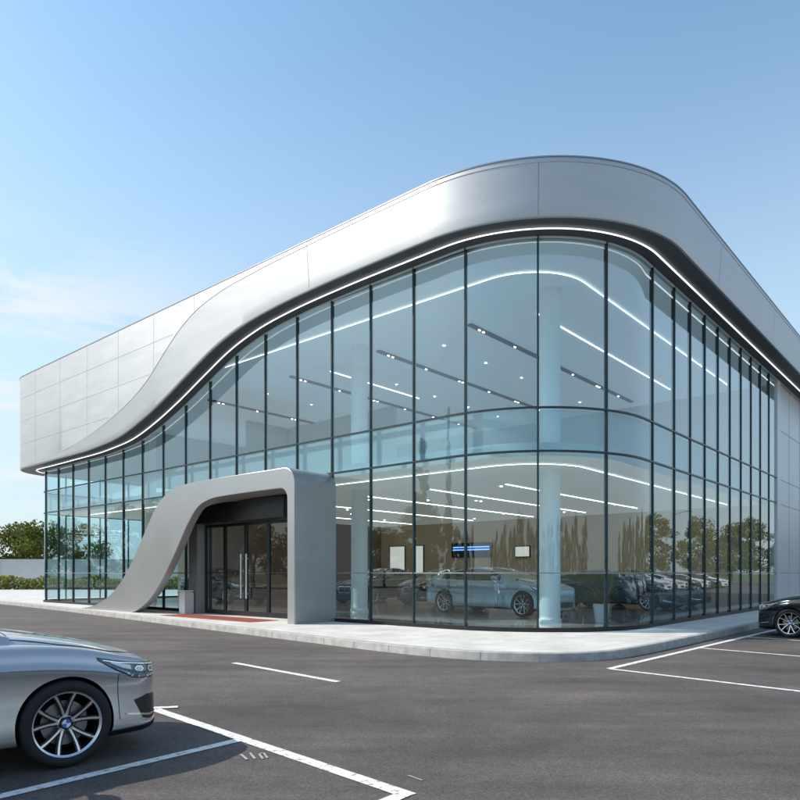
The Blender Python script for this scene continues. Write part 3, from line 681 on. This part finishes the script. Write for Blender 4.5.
    fn,dv=front
    patch(fn,dv,[(-.42,.38),(0,.40),(.42,.38)],[(-.40,.25),(0,.24),(.40,.25)],16,5,.004).build('lower_intake',M['trim'],root,smooth=True)
    for x in (1.5,-1.35):
        for s in (1,-1):
            w=copy_tree(WHEEL,root); w.location=(x,s*.785,.335); w.rotation_euler=(0,rad(random.uniform(0,70)),0 if s>0 else PI)
    return root
paint_s=car_paint('silver paint',(.56,.55,.55),.65,.28); paint_k=car_paint('black paint',(.012,.013,.016),.3,.2)
paint_b=car_paint('ice blue paint',(.38,.47,.53),.4,.25); paint_w=car_paint('white paint',(.72,.73,.74),0,.3)
paint_n=car_paint('dark blue paint',(.03,.06,.09),.4,.22)
def place(c,x,y,z,ang): c.location=(x,y,z); c.rotation_euler=(0,0,ang); return c
car=make_car(paint_s,'silver car with multi spoke alloy wheels parked at the left beside bay lines')
ha=rad(42); hx_,hy_=math.cos(ha),math.sin(ha)
place(car,-2.55-1.5*hx_-.9*hy_,5.25-1.5*hy_+.9*hx_,0,ha)
black=make_car(paint_k,'black car parked nose to the kerb at the right edge'); place(black,10.67,15.27,0,math.atan2(.75,-.66))
blue=make_car(paint_b,'pale blue sedan displayed behind the curved corner glass','display_car',ROOF_FAST,False); blue.scale=(1.09,1.08,1.14)
aR=math.atan2(dR[1],dR[0]); aL=math.atan2(dL[1],dL[0])
def putL(c,x,y,ang,z=.172): p=W(x,y); place(c,p[0],p[1],z,ang); return c
place(blue,3.17,22.3,.172,rad(-45))
GR='cars on show inside the showroom'
nb=None
for c_src,x,y,a,lab in ((black,10.6,11.6,aR+PI,'black car inside the showroom left of the pale blue sedan'),(black,9.8,14.8,aR+PI+.1,'second black car inside, farther left by the red board'),
    (None,11.4,4.2,aL+PI,'dark blue car inside, just right of the pale blue sedan'),(None,14.2,4.2,aL+PI,'dark blue car farthest right inside the showroom'),
    (black,5,20,aL+PI,'black car behind the left end of the glass facade')):
    if c_src is None:
        if nb is None: nb=make_car(paint_n,lab,'display_car',ROOF_FAST,False); c=nb
        else: c=copy_tree(nb)
    else: c=copy_tree(c_src)
    c.name='display_car'; c.scale=(1.05,1.05,1.1)
    putL(c,x,y,a); c['label']=lab; c['group']=GR
blue['group']=GR
wc=make_car(paint_w,'white car parked across the lot')
ords=['nearest','second','third','fourth','fifth','sixth','seventh','eighth','ninth','tenth','eleventh','twelfth','thirteenth','fourteenth']
for i in range(14):
    src=wc if i in (0,1,3,4,6,8,9,11,13) else (nb if i%2 else black)
    c=wc if i==0 else copy_tree(src); c.name='parked_car'; c.scale=(1,1,1)
    place(c,24+i*2.35,16+i*2.55,0,rad(-43)+PI); c['label']=('white' if src is wc else ('dark blue' if src is nb else 'black'))+' car parked across the lot to the right, '+ords[i]+' in the row'; c['group']='cars parked across the lot'
def kill(o):
    for ch in list(o.children): kill(ch)
    bpy.data.objects.remove(o)
kill(WHEEL)
for i,(x,y) in enumerate(((31,19),(38,27),(46,36),(55,46))):
    r=empty('street_lamp',(x,y,0),rad(-40)); tag(r,'tall grey lamp post across the lot to the right, '+ords[i]+' along the row','street lamp','lamp posts across the lot')
    m=MB(); m.cyl((0,0),.09,.05,0,7.5,12); m.build('pole',M['polegrey'],r,smooth=True)
    m=MB(); m.limb((0,0,7.4),(-1.2,0,7.7),.035,.03,8); m.build('arm',M['polegrey'],r,smooth=True)
    m=MB(); m.box((-1.8,-.13,7.66),(-1.15,.13,7.74)); m.build('lamp_head',M['polegrey'],r)

# ------------------------------------------------------------------ trees
def tree_proto(seed,h,rx,nc=34):
    rs=random.Random(seed); root=empty('tree')
    t=MB(); th=h*.38; p=Vector((0,0,-.05)); r=.16*h/7
    pts=[p]; 
    for k in range(4): pts.append(Vector((rs.uniform(-.1,.1),rs.uniform(-.1,.1),th*(k+1)/4)))
    for k in range(4): t.limb(pts[k],pts[k+1],r*(1-.12*k),r*(1-.12*(k+1)),8)
    cl=[]
    for k in range(nc):
        u=rs.random(); a=rs.uniform(0,2*PI); 
        z=h*(.22+.74*u) if nc<40 else h*(.08+.88*u); prof=math.sin(PI*min(1,.25+.73*u))**.7 if nc<40 else (1-u)**.6*.9+.1
        rr=rx*prof*math.sqrt(rs.uniform(.15,1)); c=Vector((math.cos(a)*rr,math.sin(a)*rr,z)); cl.append((c,rs.uniform(.55,1.0)*rx*.4))
        if k%3==0: t.limb(pts[-1]-Vector((0,0,rs.uniform(0,th*.4))),c,.05,.015,5)
    t.build('trunk',M['trunk'],root,smooth=True)
    m=MB()
    for c,cr in cl:
        for k in range(160):
            d=Vector((rs.gauss(0,1),rs.gauss(0,1),rs.gauss(0,1))).normalized()*cr*rs.uniform(.5,1.1); d.z*=.75 if nc<40 else 1.6
            q=c+d; s=rs.uniform(.08,.17); nrm=Vector((rs.gauss(0,1),rs.gauss(0,1),rs.gauss(0,1))).normalized(); a=nrm.orthogonal().normalized()*s; b=nrm.cross(a).normalized()*s*.7
            m.add([q-a,q-b,q+a,q+b],[(0,1,2,3)])
    m.build('crown',M['leaf'],root,recalc=False,weld=False)
    return root
protos=[tree_proto(1,7.5,2.7),tree_proto(2,8.5,2.6),tree_proto(3,6.5,3.0)]
used=[False]*3
def put_tree(x,y,sc,label,group):
    k=random.randrange(3)
    o=protos[k] if not used[k] else copy_tree(protos[k]); used[k]=True; o.name='tree'
    o.location=(x,y,-.02); o.rotation_euler=(0,0,random.uniform(0,6)); o.scale=(sc,)*3; tag(o,label,'tree',group)
tl=[(-40,63),(-36.5,66),(-33.5,64),(-45,66),(-31,68),(-49,62)]
names6=['third from the building','second from the building','nearest the front','farther left','nearest the building','farthest left']
for i,(x,y) in enumerate(tl): put_tree(x,y,random.uniform(.88,1.02),'leafy green tree behind the white wall, '+names6[i],None)
for i in range(24): put_tree(-56+random.uniform(-3,3),-22+i*3.3+random.uniform(-1,1),random.uniform(.7,1.1),'leafy tree in the row along the left side of the lot','trees along the left side of the lot')
for i in range(24): put_tree(70+random.uniform(-3,3),4+i*3.5+random.uniform(-1,1),random.uniform(.8,1.2),'leafy tree in the row along the right side of the lot','trees along the right side of the lot')
for i in range(24): put_tree(-48+i*4.8+random.uniform(-1,1),-48+random.uniform(-2,2),random.uniform(.8,1.2),'leafy tree in the row behind the lot','trees behind the lot')
for k in range(3):
    if not used[k]: kill(protos[k])
# slender tall trees standing left of the lot (they mirror in the upper panes)
pop=tree_proto(9,15.5,1.0,56)
for i,(x,y,sc) in enumerate(((-38,6,1.0),(-41,9.5,.86),(-37,1.5,.92))):
    o=pop if i==0 else copy_tree(pop); o.name='poplar_tree'; o.location=(x,y,-.02); o.rotation_euler=(0,0,i*2.0); o.scale=(sc,)*3
    tag(o,'tall slender poplar left of the lot, '+('tallest of the three','farthest of the three from the street','nearest of the three to the front')[i],'tree')
m=MB(); m.box((-75,59.5,-.02),(-12,59.75,2.6)); m.box((-75,59.42,2.6),(-12,59.83,2.7))
for x in range(-75,-12,4): m.box((x-.15,59.35,-.02),(x+.15,59.5,2.6))
tag(m.build('boundary_wall',M['conc']),'white boundary wall in front of the trees at far left','wall')
m=MB(); rs=random.Random(5)
for k in range(14000):
    x=rs.uniform(-60,-16); q=Vector((x,56+rs.uniform(-.5,.5),rs.uniform(.1,1.15+.15*math.sin(x*1.7)))); s=rs.uniform(.06,.14); nrm=Vector((rs.gauss(0,1),rs.gauss(0,1),rs.gauss(0,1))).normalized(); a=nrm.orthogonal().normalized()*s; b=nrm.cross(a).normalized()*s*.7
    m.add([q-a,q-b,q+a,q+b],[(0,1,2,3)])
tag(m.build('hedge',M['hedge'],recalc=False,weld=False),'low yellow green clipped hedge in front of the white wall','hedge')
# ------------------------------------------------------------------ light
sd=Vector((-.97,.06,.82)).normalized()
el=math.asin(sd.z); az=math.atan2(sd.x,sd.y)
sun=bpy.data.lights.new('sun','SUN'); sun.energy=5.0; sun.angle=rad(.5); sun.color=(1,.92,.81)
so=bpy.data.objects.new('sun',sun); COL.objects.link(so); so.rotation_euler=sd.to_track_quat('Z','Y').to_euler()
wd=bpy.data.worlds.new('World'); S.world=wd; wd.use_nodes=True; nt=wd.node_tree; bg=nt.nodes['Background']
sk=nt.nodes.new('ShaderNodeTexSky'); sk.sky_type='NISHITA'; sk.sun_disc=False; sk.sun_elevation=el; sk.sun_rotation=az; sk.air_density=1.0; sk.dust_density=.8; sk.ozone_density=1.6
gn=nt.nodes.new('ShaderNodeVectorMath'); gn.operation='MULTIPLY'; gn.inputs[1].default_value=(1.75,1.98,1.84); nt.links.new(sk.outputs[0],gn.inputs[0])
tc=nt.nodes.new('ShaderNodeTexCoord'); sx=nt.nodes.new('ShaderNodeSeparateXYZ'); nt.links.new(tc.outputs['Generated'],sx.inputs[0])
hz=nt.nodes.new('ShaderNodeMapRange'); hz.inputs[1].default_value=.68; hz.inputs[2].default_value=.0; hz.inputs[3].default_value=0; hz.inputs[4].default_value=.88; hz.interpolation_type='SMOOTHSTEP'
nt.links.new(sx.outputs['Z'],hz.inputs[0])
mh=nt.nodes.new('ShaderNodeMix'); mh.data_type='RGBA'; mh.inputs[7].default_value=(4.9,5.7,6.4,1); nt.links.new(hz.outputs[0],mh.inputs[0]); nt.links.new(gn.outputs[0],mh.inputs[6])
mp=nt.nodes.new('ShaderNodeMapping'); mp.inputs['Scale'].default_value=(1.6,1.6,6.5); mp.inputs['Location'].default_value=(.3,0,.30)
nt.links.new(tc.outputs['Generated'],mp.inputs[0])
n=nt.nodes.new('ShaderNodeTexNoise'); n.inputs['Scale'].default_value=2.2; n.inputs['Detail'].default_value=9; n.inputs['Roughness'].default_value=.6; n.inputs['Distortion'].default_value=.5
nt.links.new(mp.outputs[0],n.inputs['Vector'])
r=nt.nodes.new('ShaderNodeMapRange'); r.inputs[1].default_value=.46; r.inputs[2].default_value=.63; r.interpolation_type='SMOOTHSTEP'
nt.links.new(n.outputs['Fac'],r.inputs[0])
e1=nt.nodes.new('ShaderNodeMapRange'); e1.inputs[1].default_value=.43; e1.inputs[2].default_value=.30; nt.links.new(sx.outputs['Z'],e1.inputs[0])
e2=nt.nodes.new('ShaderNodeMapRange'); e2.inputs[1].default_value=-.15; e2.inputs[2].default_value=-.45; nt.links.new(sx.outputs['X'],e2.inputs[0])
mu=nt.nodes.new('ShaderNodeMath'); mu.operation='MULTIPLY'; nt.links.new(r.outputs[0],mu.inputs[0]); nt.links.new(e1.outputs[0],mu.inputs[1])
mu1=nt.nodes.new('ShaderNodeMath'); mu1.operation='MULTIPLY'; nt.links.new(mu.outputs[0],mu1.inputs[0]); nt.links.new(e2.outputs[0],mu1.inputs[1])
mx=nt.nodes.new('ShaderNodeMix'); mx.data_type='RGBA'; mx.inputs[7].default_value=(6.7,6.9,7.1,1)
nt.links.new(mu1.outputs[0],mx.inputs[0]); nt.links.new(mh.outputs[2],mx.inputs[6]); nt.links.new(mx.outputs[2],bg.inputs[0]); bg.inputs[1].default_value=.135
cam=bpy.data.cameras.new('camera'); co=bpy.data.objects.new('camera',cam); COL.objects.link(co); co.location=(0,0,H); co.rotation_euler=(PI/2,0,0)
cam.sensor_width=36; cam.lens=36*F/800; cam.shift_y=(HY-400)/800; cam.clip_end=3000; S.camera=co
S.view_settings.view_transform='Standard'; S.view_settings.look='None'; S.view_settings.exposure=0
